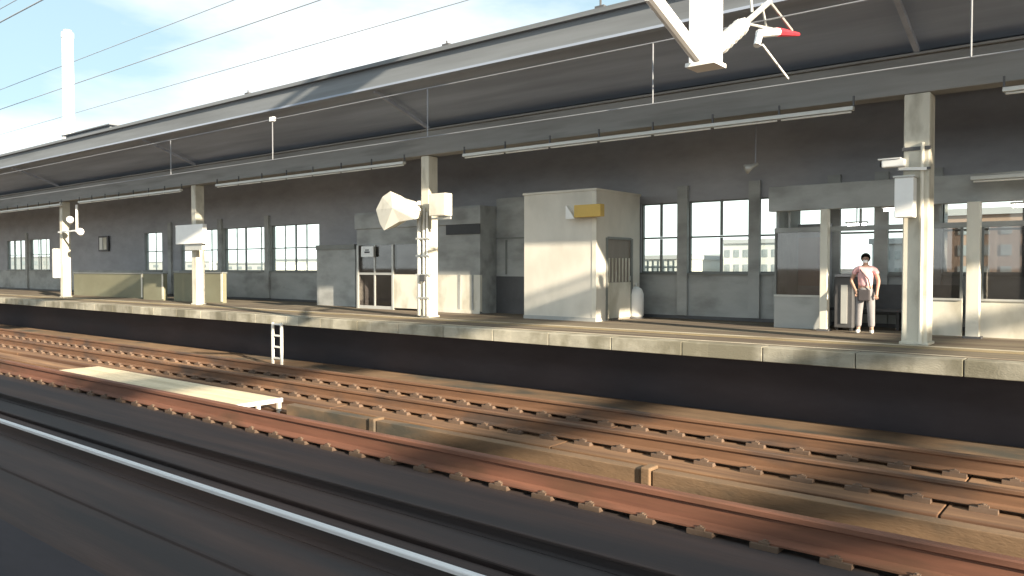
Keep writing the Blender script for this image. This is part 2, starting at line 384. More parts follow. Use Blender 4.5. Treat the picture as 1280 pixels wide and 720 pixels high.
# ------------------------------------------------------------------ columns with what hangs on them
cl = ['broad concrete column at the right carrying a white box and a camera', 'slim concrete column in the middle with boxes and pipes on it',
      'concrete column in front of the left windows with a blank white board', 'leftmost concrete column with lamps on it']
for i, x in enumerate(COLX):
    hw, hd = (.20, .21) if i == 0 else (.145, .17)
    t = thing('platform_column', cl[i], 'column', (x, 14.8, 0), 'columns holding up the canopy')
    MB().box(x-hw, x+hw, 14.8-hd, 14.8+hd, 0, 4.236).build('shaft', 'concrete_column', t, bevel=.02)
    MB().box(x-hw-.03, x+hw+.03, 14.8-hd-.03, 14.8+hd+.03, 0, .05).build('plinth', 'concrete_column', t, bevel=.01)
    if i == 0:
        MB().box(x-hw-.02, x+hw+.02, 14.57, 14.588, 3.28, 3.34).build('band', 'darkgrey', t)
        MB().box(x-hw-.02, x+hw+.02, 14.57, 14.588, 2.95, 2.99).build('band', 'darkgrey', t)
        MB().tube([(x+.1, 14.56, 0.02), (x+.1, 14.56, 3.4)], .03, 8).build('conduit', 'cream', t)
    if i == 1:
        for dx, r in ((-.16, .05), (.02, .035), (.14, .03)):
            MB().tube([(x+dx, 14.57, .05), (x+dx, 14.57, 2.9-dx)], r, 8).build('conduit', 'whitepaint', t, smooth=True)
        for z in (.5, 1.1, 1.6, 2.05): MB().box(x-.24, x+.24, 14.52, 14.628, z, z+.045).build('conduit_clamp', 'alu', t)
        MB().box(x-.04, x+.14, 14.47, 14.53, .95, 1.12).build('switch_box', 'darkgrey', t)
for x in (COLX[0]+sp, COLX[3]-sp, COLX[3]-2*sp, COLX[3]-3*sp):
    lab = 'concrete column just beyond the right edge' if x > 0 else 'concrete column beyond the left edge of the picture'
    t = thing('platform_column', lab, 'column', (x, 14.8, 0), 'columns holding up the canopy')
    MB().box(x-.22, x+.22, 14.55, 15.05, 0, 4.236).build('shaft', 'concrete_column', t, bevel=.02)

# box + camera on the right column
x0, x1 = XU(1119, 14.35, 245), XU(1143, 14.35, 245)
z0, z1 = ZV(1130, 272, 14.35), ZV(1130, 222, 14.35)
t = thing('equipment_box', 'tall white equipment box fixed to the right column below the camera', 'equipment box', (x0, 14.4, z0))
MB().box(x0, x1, 14.28, 14.52, z0, z1).build('case', 'whitemetal', t, bevel=.015)
MB().box(x0-.02, x1+.02, 14.26, 14.54, z1, z1+.03).build('lid', 'alu', t)
zc = ZV(1115, 208, 14.3); xc = XU(1103, 14.3, 208)
t = thing('security_camera', 'white security camera on an arm on the right column above the white box', 'security camera', (xc, 14.3, zc))
MB().box(xc, xc+.36, 14.22, 14.36, zc-.02, zc+.11).build('housing', 'whitemetal', t, bevel=.02)
MB().box(xc-.05, xc+.30, 14.20, 14.38, zc+.112, zc+.13).build('sun_shield', 'whitemetal', t)
MB().tube([(xc, 14.29, zc+.04), (xc-.03, 14.29, zc+.04)], .045, 12).build('lens', 'blackish', t)
MB().bar((xc+.25, 14.3, zc-.05), (xc+.62, 14.54, zc-.05), .05, .05).build('arm', 'whitemetal', t)
# speaker box and tilted panel on middle column
x0, x1 = XU(540, 14.3, 255), XU(560, 14.3, 255); z0, z1 = ZV(550, 270, 14.3), ZV(550, 242, 14.3)
t = thing('speaker_box', 'cream loudspeaker box near the top of the middle column', 'loudspeaker', (x0, 14.3, z0))
MB().box(x0, x1, 14.18, 14.46, z0, z1).build('cabinet', 'cream', t, bevel=.02)
MB().box(x0-.03, x0, 14.25, 14.5, z0+.1, z0+.16).build('bracket', 'alu', t)
MB().bar((x0-.1, 14.4, z0-.05), (x1, 14.4, z0-.05), .05, .06).build('shelf_arm', 'alu', t)
pts = [(470, 262), (478, 246), (488, 239), (499, 246), (517, 251), (522, 262), (518, 274), (499, 277), (480, 288), (475, 280)]
Yp = 14.1
fr = [P(u, v, Yp) for u, v in pts]
n = len(fr)
t = thing('folded_sign_hood', 'large creamy angular hood sticking out left of the middle column', 'hood', (fr[0].x, Yp, fr[8].z))
c = sum(fr, Vector())/n
vs = fr + [Vector((c.x+(p.x-c.x)*.8, Yp+.35, c.z+(p.z-c.z)*.8)) for p in fr]
# crease the front so that its facets catch the light differently
front = Vector((c.x, Yp-.10, c.z+.04))
MB().add(vs+[front], [(i, (i+1) % n, 2*n) for i in range(n)] + [tuple(range(n, 2*n))[::-1]] + [(i, n+i, n+(i+1) % n, (i+1) % n) for i in range(n)]).build('shell', 'cream', t)
MB().bar((fr[5].x-.05, Yp+.12, c.z-.02), (COLX[1]-.2, 14.55, c.z-.1), .05, .05).build('arm', 'alu', t)
MB().bar((fr[5].x-.05, Yp+.12, c.z+.12), (COLX[1]-.2, 14.55, c.z+.1), .035, .035).build('arm', 'alu', t)
# plain white board on column 3
x0, x1 = XU(222, 14.4, 292), XU(256, 14.4, 292); z0, z1 = ZV(238, 305, 14.4), ZV(238, 281, 14.4)
t = thing('notice_board', 'blank white board on the column in front of the left windows', 'board', (x0, 14.4, z0))
MB().box(x0, x1, 14.32, 14.48, z0, z1).build('panel', 'whitemetal', t, bevel=.01)
MB().box(x0+.5, x1-.2, 14.40, 14.55, z0-.22, z0-.003).build('bracket', 'alu', t)
# lamps on column 4
x4 = COLX[3]
t = thing('floodlight_cluster', 'pair of small floodlights on a white mast at the leftmost column', 'floodlights', (x4, 14.4, 2.2))
xm = XU(96, 14.3, 270)
MB().tube([(xm, 14.3, ZV(96, 290, 14.3)), (xm, 14.3, ZV(96, 256, 14.3))], .05, 8).build('mast', 'whitemetal', t)
MB().bar((x4, 14.53, ZV(96, 288, 14.3)), (xm+.1, 14.3, ZV(96, 288, 14.3)), .06, .06).build('arm', 'whitemetal', t)
for (u, v) in ((89, 276), (102, 291)):
    q = P(u, v, 14.25)
    o = MB().tube([(q.x-.16, 14.30, q.z-.08), (q.x, 14.22, q.z), (q.x+.20, 14.12, q.z+.05)], [.07, .12, .14], 12).build('lamp_head', 'whitemetal', t, smooth=True)
    MB().tube([(q.x+.205, 14.118, q.z+.051), (q.x+.215, 14.113, q.z+.054)], .12, 12).build('glass', 'alu', o)
q = P(78, 322, 14.5)
MB().box(x4-.4, x4-.22, 14.4, 14.7, q.z-.9, q.z+.4).build('cable_box', 'whitepaint', t, bevel=.02)

# ------------------------------------------------------------------ rear wall with windows
WY = 18.5
WZ0, WZ1 = 1.18, 3.0
wins = [(-55.5, -52.5, 3), (-51.9, -49.0, 2), (-37.75, -36.05, 1), (-34.35, -31.15, 2), (-30.75, -27.65, 2), (-27.3, -24.2, 2),
        (XU(801, WY), XU(849, WY), 2), (XU(860, WY), XU(942, WY), 2), (XU(946, WY), XU(1040, WY), 2), (XU(1046, WY), XU(1100, WY), 1), (XU(1104, WY), XU(1160, WY), 1)]
wx = wins[-1][1]+.25
while wx < 12: wins.append((wx, wx+2.9, 2)); wx += 3.2
t = thing('station_wall', 'long grey rear wall of the platform with bright window bays', 'wall', (-30, WY, 0))
MB().box(XL, XR, WY, WY+.22, 0, WZ0).build('lower_wall', 'wallgrey', t)
MB().box(XL, XR, WY, WY+.22, WZ1, 5.36).build('upper_wall', 'walldark', t)
edges = [XL]
for a, b, n in wins: edges += [a, b]
edges += [XR]
for k in range(0, len(edges), 2):
    a, b = edges[k], edges[k+1]
    if b-a > .01: MB().box(a, b, WY, WY+.22, WZ0, WZ1).build('pier', 'wallgrey' if b-a < 1 else 'walldark', t)
    if b-a < 1.8:   # pilaster standing proud of the wall
        MB().box((a+b)/2-.14, (a+b)/2+.14, WY-.10, WY-.003, 0.09, WZ1+.4).build('pilaster', 'wallgrey', t)
MB().box(XL, XR, WY-.05, WY-.003, 0.0, .08).build('skirting', 'darkgrey', t)
for a, b, n in wins:
    f = MB(); fw = .035
    f.box(a, b, WY+.06, WY+.12, WZ0, WZ0+fw); f.box(a, b, WY+.06, WY+.12, WZ1-fw, WZ1)
    f.box(a, a+fw, WY+.06, WY+.12, WZ0+fw, WZ1-fw); f.box(b-fw, b, WY+.06, WY+.12, WZ0+fw, WZ1-fw)
    zm = WZ0+(WZ1-WZ0)*.5
    f.box(a+fw, b-fw, WY+.065, WY+.115, zm-.022, zm+.022)
    for k in range(1, n):
        xx = a+(b-a)*k/n; f.box(xx-.03, xx+.03, WY+.063, WY+.117, WZ0+fw, zm-.03); f.box(xx-.03, xx+.03, WY+.063, WY+.117, zm+.03, WZ1-fw)
    fo = f.build('window', 'frame', t)
    MB().box(a+fw, b-fw, WY+.088, WY+.092, WZ0+fw, WZ1-fw).build('glass', 'glass', fo)
    MB().box(a-.03, b+.03, WY-.06, WY-.004, WZ0-.05, WZ0-.002).build('sill', 'frame', fo)
    if b < -20:
        k = a+.5
        s = MB()
        while k < b-.2: s.box(k, k+.05, WY+.30, WY+.34, WZ0-.2, WZ1+.1); k += random.choice((.7, .9, 1.1))
        s.build('outer_post', 'alu', fo)
# small notice high on the wall at left
x0, x1 = XU(121, 18.3, 305), XU(133, 18.3, 305)
t = thing('wall_notice', 'small white notice in a dark frame on the wall right of the leftmost column', 'notice', (x0, 18.3, ZV(127, 314, 18.3)))
za, zb_ = ZV(127, 314, 18.3), ZV(127, 295, 18.3)
MB().box(x0, x1, 18.38, 18.44, za, zb_).build('frame', 'darkgrey', t)
MB().box(x0+.15, (x0+x1)/2-.05, 18.36, 18.379, za+.08, zb_-.08).build('sheet', 'whitepaint', t)
MB().box((x0+x1)/2+.05, x1-.15, 18.36, 18.379, za+.08, zb_-.08).build('sheet', 'cream', t)

# ------------------------------------------------------------------ stair parapets (yellow-green) at left
def parapet(u0, u1, Y, v_top, label, dep=.16):
    x0, x1 = XU(u0, Y), XU(u1, Y); z = ZV((u0+u1)/2, v_top, Y)
    t = thing('stair_parapet', label, 'parapet', ((x0+x1)/2, Y, 0), 'yellow green stair parapets')
    MB().box(x0, x1, Y, Y+dep, 0, z-.05).build('panel', 'greenwall', t)
    MB().box(x0-.02, x1+.02, Y-.03, Y+dep+.03, z-.05, z).build('coping', 'frame', t, bevel=.01)
    MB().box(x1-.12, x1, Y-.012, Y-.001, 0.05, z-.05).build('end_post', 'cream', t)
    return t
parapet(92, 178, 16.2, 341, 'long yellow green parapet right of the leftmost column')
parapet(179, 204, 15.7, 341, 'short yellowish parapet below the single narrow window')
parapet(217, 278, 15.9, 340, 'yellow green parapet behind the column with the white board')
# ------------------------------------------------------------------ glazed booth
BY = 16.7
bx0, bx1 = XU(446, BY), XU(600, BY)
zt = ZV(500, 263, BY)
t = thing('platform_booth', 'grey booth with dark glazed front and sunlight painted pale on its lower wall behind the middle column', 'booth', ((bx0+bx1)/2, BY, 0))
ud, ul, uw = XU(491, BY), XU(528, BY), XU(555, BY)
zs = ZV(510, 343, BY); zh = ZV(510, 305, BY)
MB().box(bx0, bx1, BY, 18.3, zt-.06, zt).build('roof', 'wallgrey', t)
MB().box(bx0-.05, bx1+.05, BY-.05, BY+.10, ZV(500, 284, BY), zt-.062).build('fascia', 'wallgrey', t)
MB().box(bx0, bx1, BY+.01, BY+.08, zh, ZV(500, 284, BY)-.002).build('header', 'wallgrey', t)
MB().box(ud+.03, bx1, BY, BY+.09, 0.06, zs).build('lower_wall', 'cream', t)  # cream here carries the sunlight that reaches the lower wall
MB().box(ul+.25, bx1, BY+.005, BY+.085, zs+.002, zh-.002).build('side_wall', 'wallgrey', t)
MB().box(ud+.03, ul+.25, BY+.02, BY+.07, zs+.002, zh-.002).build('window', 'glassdark', t)
d = MB()
d.box(bx0, bx0+.09, BY-.01, BY+.10, 0, zh-.002); d.box(ud-.05, ud+.03, BY-.01, BY+.10, 0, zh-.002)
d.box(bx0+.09, ud-.05, BY, BY+.06, zs-.02, zs+.05); d.box(bx0+.09, ud-.05, BY, BY+.06, 0, .1)
d.box((bx0+ud)/2-.03, (bx0+ud)/2+.03, BY+.003, BY+.057, .1, zs-.02)
d.box((bx0+ud)/2-.03, (bx0+ud)/2+.03, BY+.003, BY+.057, zs+.05, zh-.003)
dd = d.build('door_frame', 'alu', t)
MB().box(bx0+.09, ud-.05, BY+.02, BY+.03, .1, zs-.02).build('glass', 'glassdark', dd)
MB().box(bx0+.09, ud-.05, BY+.02, BY+.03, zs+.05, zh-.003).build('glass', 'glassdark', dd)
MB().box(bx0, bx0+.06, BY+.101, 18.3, 0, zt-.062).build('end_wall', 'wallgrey', t)
MB().box(bx1-.06, bx1, BY+.091, 18.3, 0, zt-.062).build('end_wall', 'wallgrey', t)
MB().box(uw+.1, bx1+.02, BY-.02, BY-.002, ZV(578, 293, BY), ZV(578, 279, BY)).build('vent_strip', 'blackish', t)
MB().box(XU(590, BY), XU(592, BY), BY-.012, BY-.001, .06, zs).build('joint_strip', 'wallgrey', t)
MB().box(ul+.4, bx1, BY-.02, BY-.002, 0.0, .10).build('kick_plate', 'cream', t)
MB().box(XU(573, BY), XU(576, BY), BY-.012, BY-.001, .06, zs).build('joint_strip', 'wallgrey', t)
s0, s1 = XU(450, 16.55), XU(465, 16.55)
t = thing('door_sign', 'small square white sign with dark symbol on the booth door', 'sign', (s0, 16.5, ZV(457, 321, 16.5)))
z0, z1 = ZV(457, 321, 16.55), ZV(457, 308, 16.55)
MB().box(s0, s1, 16.60, 16.64, z0, z1).build('plate', 'whitemetal', t)
MB().box(s0+.17, s1-.17, 16.59, 16.598, z0+.12, z0+.17).build('symbol', 'ink', t)
MB().box(s0+.2, s1-.2, 16.59, 16.598, z0+.2, z1-.1).build('symbol', 'ink', t)
# recessed grey shutter wall between booth and kiosk
RY = 17.4
r0, r1 = bx1+.02, XU(655, 16.05)-.02
t = thing('shutter_wall', 'grey recessed wall with a dark lower panel between the booth and the kiosk', 'wall', ((r0+r1)/2, RY, 0))
r1 = XU(672, RY)
MB().box(r0, r1, RY, RY+.1, ZV(628, 345, RY)+.03, 3.3).build('upper_panel', 'wallgrey', t)
MB().box(r0, r1, RY, RY+.1, 0.0, ZV(628, 345, RY)-.01).build('lower_panel', 'darkgrey', t)
MB().box(r0, r1, RY-.02, RY+.09, ZV(628, 345, RY)-.009, ZV(628, 345, RY)+.028).build('rail', 'wallgrey', t)
MB().box(r0, r1, RY-.02, RY-.002, ZV(628, 299, RY), ZV(628, 297, RY)).build('seam', 'frame', t)
MB().box(XU(632, RY), XU(634, RY), RY-.02, RY-.002, ZV(628, 343, RY), ZV(628, 300, RY)).build('seam', 'frame', t)
# grey blank partition left of the booth
g0, g1 = XU(396, 17.2), XU(444, 17.2)
t = thing('partition', 'plain grey partition between the left windows and the booth', 'partition', ((g0+g1)/2, 17.2, 0))
MB().box(g0, g1, 17.2, 17.3, 0.0, ZV(420, 312, 17.2)).build('panel', 'wallgrey', t)
MB().box(g0, g1, 17.16, 17.34, ZV(420, 312, 17.2), ZV(420, 306, 17.2)).build('top_rail', 'frame', t)

# ------------------------------------------------------------------ kiosk
KY = 16.0; kx0, kx1 = XU(655, KY), XU(745, KY); kz = ZV(745, 238, KY)
t = thing('platform_kiosk', 'boxy cream kiosk with sunlit stripes shaped as bars on its right side door', 'kiosk', ((kx0+kx1)/2, 17, 0))
KB = 18.1
dy0, dy1, dz = 16.47, 17.7, 2.05
MB().box(kx0, kx1, KY, KY+.06, 0, kz).build('front_wall', 'kiosk', t, bevel=.008)
MB().box(kx0, kx0+.06, KY+.061, KB, 0, kz).build('side_wall', 'kiosk', t)
m = MB().box(kx1-.06, kx1, KY+.061, dy0, 0, kz); m.box(kx1-.06, kx1, dy1, KB, 0, kz); m.box(kx1-.06, kx1, dy0, dy1, dz, kz)
m.build('side_wall', 'kiosk', t)
MB().box(kx0-.03, kx1+.03, KY-.03, KB+.02, kz+.001, kz+.06).build('roof', 'kiosk', t, bevel=.01)
MB().box(kx0, kx1+.004, KY-.02, KY-.001, .0, .09).build('base_strip', 'wallgrey', t)
for yy in (KY-.01, ): MB().box(kx1-.11, kx1+.012, KY-.012, KY-.001, .09, kz-.05).build('corner_trim', 'cream', t)
d = MB().box(kx1-.05, kx1-.02, dy0+.05, dy1-.05, 0, dz-.04).build('door', 'kioskdoor', t)
m = MB().box(kx1-.055, kx1+.02, dy0-.03, dy0+.048, 0, dz); m.box(kx1-.055, kx1+.02, dy1-.048, dy1+.03, 0, dz); m.box(kx1-.055, kx1+.02, dy0+.048, dy1-.048, dz-.038, dz+.02)
m.build('door_frame', 'frame', d)
for k in range(7):
    yy = dy0+.13+k*(dy1-dy0-.26)/6
    MB().box(kx1-.015, kx1+.006, yy-.02, yy+.02, .95, 1.55).build('bar', 'cream', d)  # pale bars stand in for sunlit stripes between fence shadows
MB().box(kx1-.0195, kx1+.008, dy0+.07, dy1-.07, .05, .94).build('lower_panel', 'cream', d)
MB().box(kx1-.018, kx1+.012, dy1-.14, dy1-.08, .98, 1.1).build('handle', 'alu', d)
# yellow sign on kiosk
s0, s1 = XU(709, 15.8, 265), XU(752, 15.8, 265); z0, z1 = ZV(730, 273, 15.8), ZV(730, 256, 15.8)
t = thing('kiosk_sign', 'yellow box sign with a white end on the kiosk front', 'sign', (s0, 15.8, z0))
MB().box(s0+.24, s1, 15.74, 15.93, z0+.03, z1).build('panel', 'yellow', t, bevel=.01)
MB().add([(s0, 15.73, z0), (s0+.26, 15.73, z0), (s0+.02, 15.73, z1), (s0, 15.73, z1), (s0, 15.86, z0), (s0+.26, 15.86, z0), (s0+.02, 15.86, z1), (s0, 15.86, z1)],
         [(0,1,2,3),(4,5,6,7),(0,1,5,4),(1,2,6,5),(2,3,7,6),(3,0,4,7)]).build('white_end', 'whitemetal', t)
MB().box(s0+.3, s0+.36, 15.93, 16.0-.002, z0+.1, z1-.1).build('bracket', 'alu', t)
MB().box(s1-.3, s1-.24, 15.93, 16.0-.002, z0+.1, z1-.1).build('bracket', 'alu', t)
# rounded white drum standing in for a sunlit blob at kiosk's rear corner
q = XU(794, 17.8)
t = thing('white_drum', 'short rounded white drum standing in for a sunlit blob at the rear corner of the kiosk', 'tank', (q, 17.85, 0))
MB().tube([(q, 17.85, .03), (q, 17.85, .08), (q, 17.85, .62), (q, 17.85, .76), (q, 17.85, .82)], [.17, .2, .2, .15, .04], 20).build('drum', 'whitemetal', t, smooth=True)
MB().tube([(q, 17.85, 0), (q, 17.85, .029)], .21, 20).build('base', 'darkgrey', t)
MB().tube([(q, 17.85, .82), (q, 17.85, .9)], .03, 8).build('valve', 'alu', t)

# ------------------------------------------------------------------ waiting room at right
RYF = 17.0
w0, w1 = XU(968, RYF), 9.0
fz0, fz1 = 2.52, 3.05
rz = 2.12; sz = .68
dA, dB = XU(1036, RYF), XU(1152, RYF)
t = thing('waiting_room', 'low grey waiting room with dark glazing and a pale fascia at the right', 'waiting room', (0, RYF, 0))
MB().box(w0-.05, w1, RYF-.25, RYF-.05, fz0, fz1).build('fascia', 'wallgrey', t, bevel=.01)
MB().box(w0-.05, w1, RYF-.049, 18.2, fz1-.08, fz1).build('roof', 'wallgrey', t)
MB().box(w0, w1, RYF-.02, RYF+.06, rz-.05, rz+.05).build('transom', 'wallgrey', t)
pan = [(w0, dA), (dB, XU(1203, RYF)), (XU(1226, RYF), 3.2), (3.3, 6.2), (6.3, 9.0)]
for a, b in pan:
    MB().box(a, b, RYF, RYF+.08, .0, sz).build('lower_panel', 'cream' if a > dA else 'wallgrey', t)
    MB().box(a, b, RYF-.03, RYF+.1, sz+.001, sz+.04).build('sill', 'alu', t)
    g = MB().box(a+.04, b-.04, RYF+.03, RYF+.036, sz+.042, rz-.051).build('window', 'glassdark', t)
    MB().box(a, a+.04, RYF, RYF+.07, sz+.042, rz-.051).build('frame', 'frame', g)
    MB().box(b-.04, b, RYF, RYF+.07, sz+.042, rz-.051).build('frame', 'frame', g)
xx = w0+.3; k = 0
while xx < w1:
    MB().box(xx, xx+.04, RYF, RYF+.05, rz+.051, fz0-.001).build('mullion', 'wallgrey', t); xx += 1.45
for u, yb in ((1031, 16.72), (1217, 16.62)):
    xx = XU(u, yb); ww = .075 if u < 1100 else .11
    MB().box(xx-ww, xx+ww, yb-.09, yb+.09, 0, fz0-.001).build('post', 'cream', t, bevel=.01)
    MB().box(xx-ww-.04, xx+ww+.04, yb-.13, yb+.13, 0.001, .04).build('post_foot', 'darkgrey', t)
MB().box(w0, w0+.06, RYF+.081, 18.48, 0, fz1-.081).build('end_wall', 'wallgrey', t)
# inner panels seen through the glass
t2 = thing('inner_screen', 'brown panelled screen inside the waiting room left of the doorway', 'screen', (w0+1, 18.2, 0))
MB().box(w0+.1, XU(1038, 18.2), 18.2, 18.3, .0, 2.3).build('panel', 'walldark', t2)
MB().box(w0+.12, w0+.7, 18.17, 18.199, .9, 2.0).build('poster', 'pinkpanel', t2)
t2 = thing('bench_back', 'dark bench back inside the waiting room behind the person', 'bench', (XU(1110, 18.0), 18.1, 0))
MB().box(XU(1046, 18.1), XU(1200, 18.1), 18.0, 18.08, .3, .95).build('backrest', 'darkgrey', t2)
MB().box(XU(1046, 18.1), XU(1200, 18.1), 17.65, 17.99, .38, .44).build('seat', 'darkgrey', t2)
for u in (1050, 1125, 1190): MB().box(XU(u, 18.), XU(u, 18.)+.06, 17.7, 17.96, 0, .379).build('leg', 'blackish', t2)
# lit lamps inside
for u0, u1, v, Y, lab in ((1057, 1084, 281, 17.6, 'short lit lamp above the person inside the waiting room'),
                     (1102, 1124, 262, 17.6, 'short lit lamp just left of the right column under the waiting room roof'),
                     (1262, 1300, 257, 17.3, 'lit lamp at the right edge inside the waiting room')):
    z = ZV((u0+u1)/2, v, Y); x0, x1 = XU(u0, Y), XU(u1, Y)
    l_ = thing('ceiling_lamp', lab, 'lamp', ((x0+x1)/2, Y, z), 'lit lamps inside the waiting room')
    MB().box(x0, x1, Y-.07, Y+.07, z+.03, z+.07).build('housing', 'whitemetal', l_)
    MB().tube([(x0+.03, Y, z), (x1-.03, Y, z)], .028, 8).build('lamp_tube', 'tubelit', l_)
    MB().tube([((x0+x1)/2, Y, z+.07), ((x0+x1)/2, Y, 2.968)], .012, 6).build('hanger', 'alu', l_)
# cabinet beside person
c0, c1 = XU(1043, 16.95), XU(1066, 16.95)
t = thing('vending_cabinet', 'dark cabinet with a pale front beside the person in the doorway', 'cabinet', ((c0+c1)/2, 17.1, 0))
MB().box(c0, c1, 16.95, 17.35, .06, 1.12).build('case', 'darkgrey', t, bevel=.015)
MB().box(c0+.14, c1-.10, 16.93, 16.949, .15, .95).build('front_panel', 'alu', t)
MB().box(c0+.02, c1+.05, 16.90, 17.37, 1.121, 1.17).build('top', 'walldark', t)
MB().box(c0+.12, c1-.02, 16.98, 17.2, 1.171, 1.27).build('tray', 'whitepaint', t, bevel=.02)
for a in (c0+.03, c1-.07): MB().box(a, a+.04, 17.0, 17.3, 0, .059).build('foot', 'blackish', t)
# little loudspeaker hanging under canopy
q = P(941, 208, 16.2)
t = thing('hanging_speaker', 'small pale horn loudspeaker hanging from the dark ceiling right of the kiosk', 'loudspeaker', (q.x, 16.2, q.z))
MB().tube([(q.x+.1, 16.25, q.z+.06), (q.x-.02, 16.2, q.z), (q.x-.12, 16.12, q.z-.06)], [.03, .05, .11], 12).build('horn', 'alu', t, smooth=True)
MB().tube([(q.x+.05, 16.22, q.z+.03), (q.x+.05, 16.22, 5.1)], .015, 6).build('rod', 'rafter', t)

# ------------------------------------------------------------------ overhead line
def wire(label, Y, hY, m='wire', r=.009, x0=XL, x1=XR, sag=0):
    z = CAMZ + hY*Y
    pts = [(x0+(x1-x0)*k/24, Y, z - sag*math.sin(math.pi*((x0+(x1-x0)*k/24) % 50)/50)) for k in range(25)]
    return tag(MB().tube(pts, r, 6).build('overhead_wire', m), label, 'wire', 'overhead wires along the tracks')
BW = 10.9
t = thing('catenary_wires', 'pair of thin wires joined by droppers in front of the dark canopy', 'overhead wires', (-20, BW, CAMZ+2.5))
zc, zm_ = CAMZ+.2335*BW, CAMZ+.3196*BW
MB().tube([(XL, BW, zc), (XR, BW, zc)], .010, 6).build('contact_wire', 'wire', t)
MB().tube([(XL, BW, zm_), (XR, BW, zm_)], .011, 6).build('messenger_wire', 'wire', t)
for u in (535, 815, 1210, 342, 215): 
    MB().tube([(XU(u, BW), BW, zc), (XU(u, BW), BW, zm_)], .012, 6).build('dropper', 'wire', t)
q = XU(342, BW)
MB().box(q-.07, q+.07, BW-.04, BW+.04, zm_-.04, zm_+.06).build('clamp', 'whitemetal', t)
wire('longest wire in the sky, passing behind the chimney', 6.4, .540, 'wiredark', .007)
wire('faint wire in the sky above the long one', 6.4, .606, 'wiredark', .006)
wire('faint lowest wire in the sky just above the canopy', 6.4, .455, 'wiredark', .005)
wire('dark wire across the top left corner, lower of the two', 4.4, .832, 'wiredark', .010)
wire('dark wire across the top left corner, upper of the two', 4.4, .876, 'wiredark', .006)

def gantry(X, z, label, hb=.62):
    t = thing('overhead_gantry', label, 'gantry', (X, 9, GZ), 'gantries spanning the tracks')
    MB().box(X-.25, X+.25, -9, 23, z, z+hb).build('cross_beam', 'beam', t)
    if hb > .5: MB().box(X-.02, X+.02, -9, 23, z+.80, z+.97).build('top_rail', 'beam', t)
    for yy in (-9, 23): MB().box(X-.2, X+.2, yy-.2, yy+.2, GZ, z-.002).build('post', 'beam', t)
    return t
GX = -4.2
g = gantry(GX, 8.9, 'gantry whose white drop post hangs in at the top of the picture')
gantry(17.2, 8.40, 'gantry out of sight to the right whose shadow crosses the kiosk')
gantry(25.6, 8.4, 'unseen gantry added at the right to shade the tracks, middle one of the three there', .3)  # this and the next are added out of view for shadow bands
gantry(30.2, 8.4, 'unseen gantry added farthest to the right to shade the tracks', .3)
# drop post and cantilever arms
pz = ZV(880, 80, 9.0)
MB().box(GX-.16, GX+.16, 8.86, 9.14, pz, 8.898).build('drop_post', 'whitemetal', g, bevel=.01)
MB().box(GX-.19, GX+.19, 8.83, 9.17, pz-.05, pz-.002).build('foot_plate', 'whitemetal', g)
def QP(u, v): # point on the plane x = GX
    d = ray(u, v); return Vector((0, 0, CAMZ)) + d*(GX/d.x)
a0, a1 = QP(872, 70), QP(812, -8)
MB().tube([a0, a1], .085, 12).build('arm', 'whitemetal', g)
b0, b1, b2 = QP(888, 68), QP(930, 30), QP(962, 2)
MB().tube([b0, b1], .085, 10).build('arm_insulator', 'whitemetal', g)
m = MB(); 
for k in range(5):
    c = b0.lerp(b1, .3+.14*k); d = (b1-b0).normalized()
    m.tube([c-d*.018, c+d*.018], .115, 12)
m.build('insulator_shed', 'whitemetal', g)
MB().tube([b1, b2], .04, 8).build('arm_tube', 'alu', g)
MB().tube([QP(938, -10), QP(940, 15)], .02, 6).build('stay', 'alu', g)
MB().tube([b2, QP(990, 38)], .022, 6).build('stay', 'alu', g)
MB().tube([QP(952, 5), QP(958, 34)], .018, 6).build('stay', 'alu', g)
MB().tube([QP(935, 30), QP(965, 36)], .018, 6).build('stay', 'alu', g)
MB().tube([QP(949, 42), QP(972, 40)], .06, 8).build('pivot', 'whitemetal', g)
MB().tube([QP(972, 40), QP(998, 43)], [.07, .03], 8).build('red_insulator', 'red', g)
MB().tube([QP(950, 40), QP(946, 57)], .05, 8).build('pivot', 'whitemetal', g)
MB().tube([QP(953, 56), QP(985, 98)], .018, 6).build('registration_arm', 'whitemetal', g)

# unseen roof added on the camera's own side to shade the near tracks
t = thing('shade_canopy', 'unseen grey canopy added above and behind the camera to shade the foreground', 'canopy', (-20, -3, 0))
MB().prism([(-8, 4.35), (1.9, 3.95), (1.9, 4.10), (-8, 4.55)], -75, XR).build('roof_deck', 'deck', t)
for k in range(-6, 6): MB().box(k*11.6-.2+2, k*11.6+.2+2, -4.2, -3.8, GZ, 4.2).build('column', 'concrete_column', t)

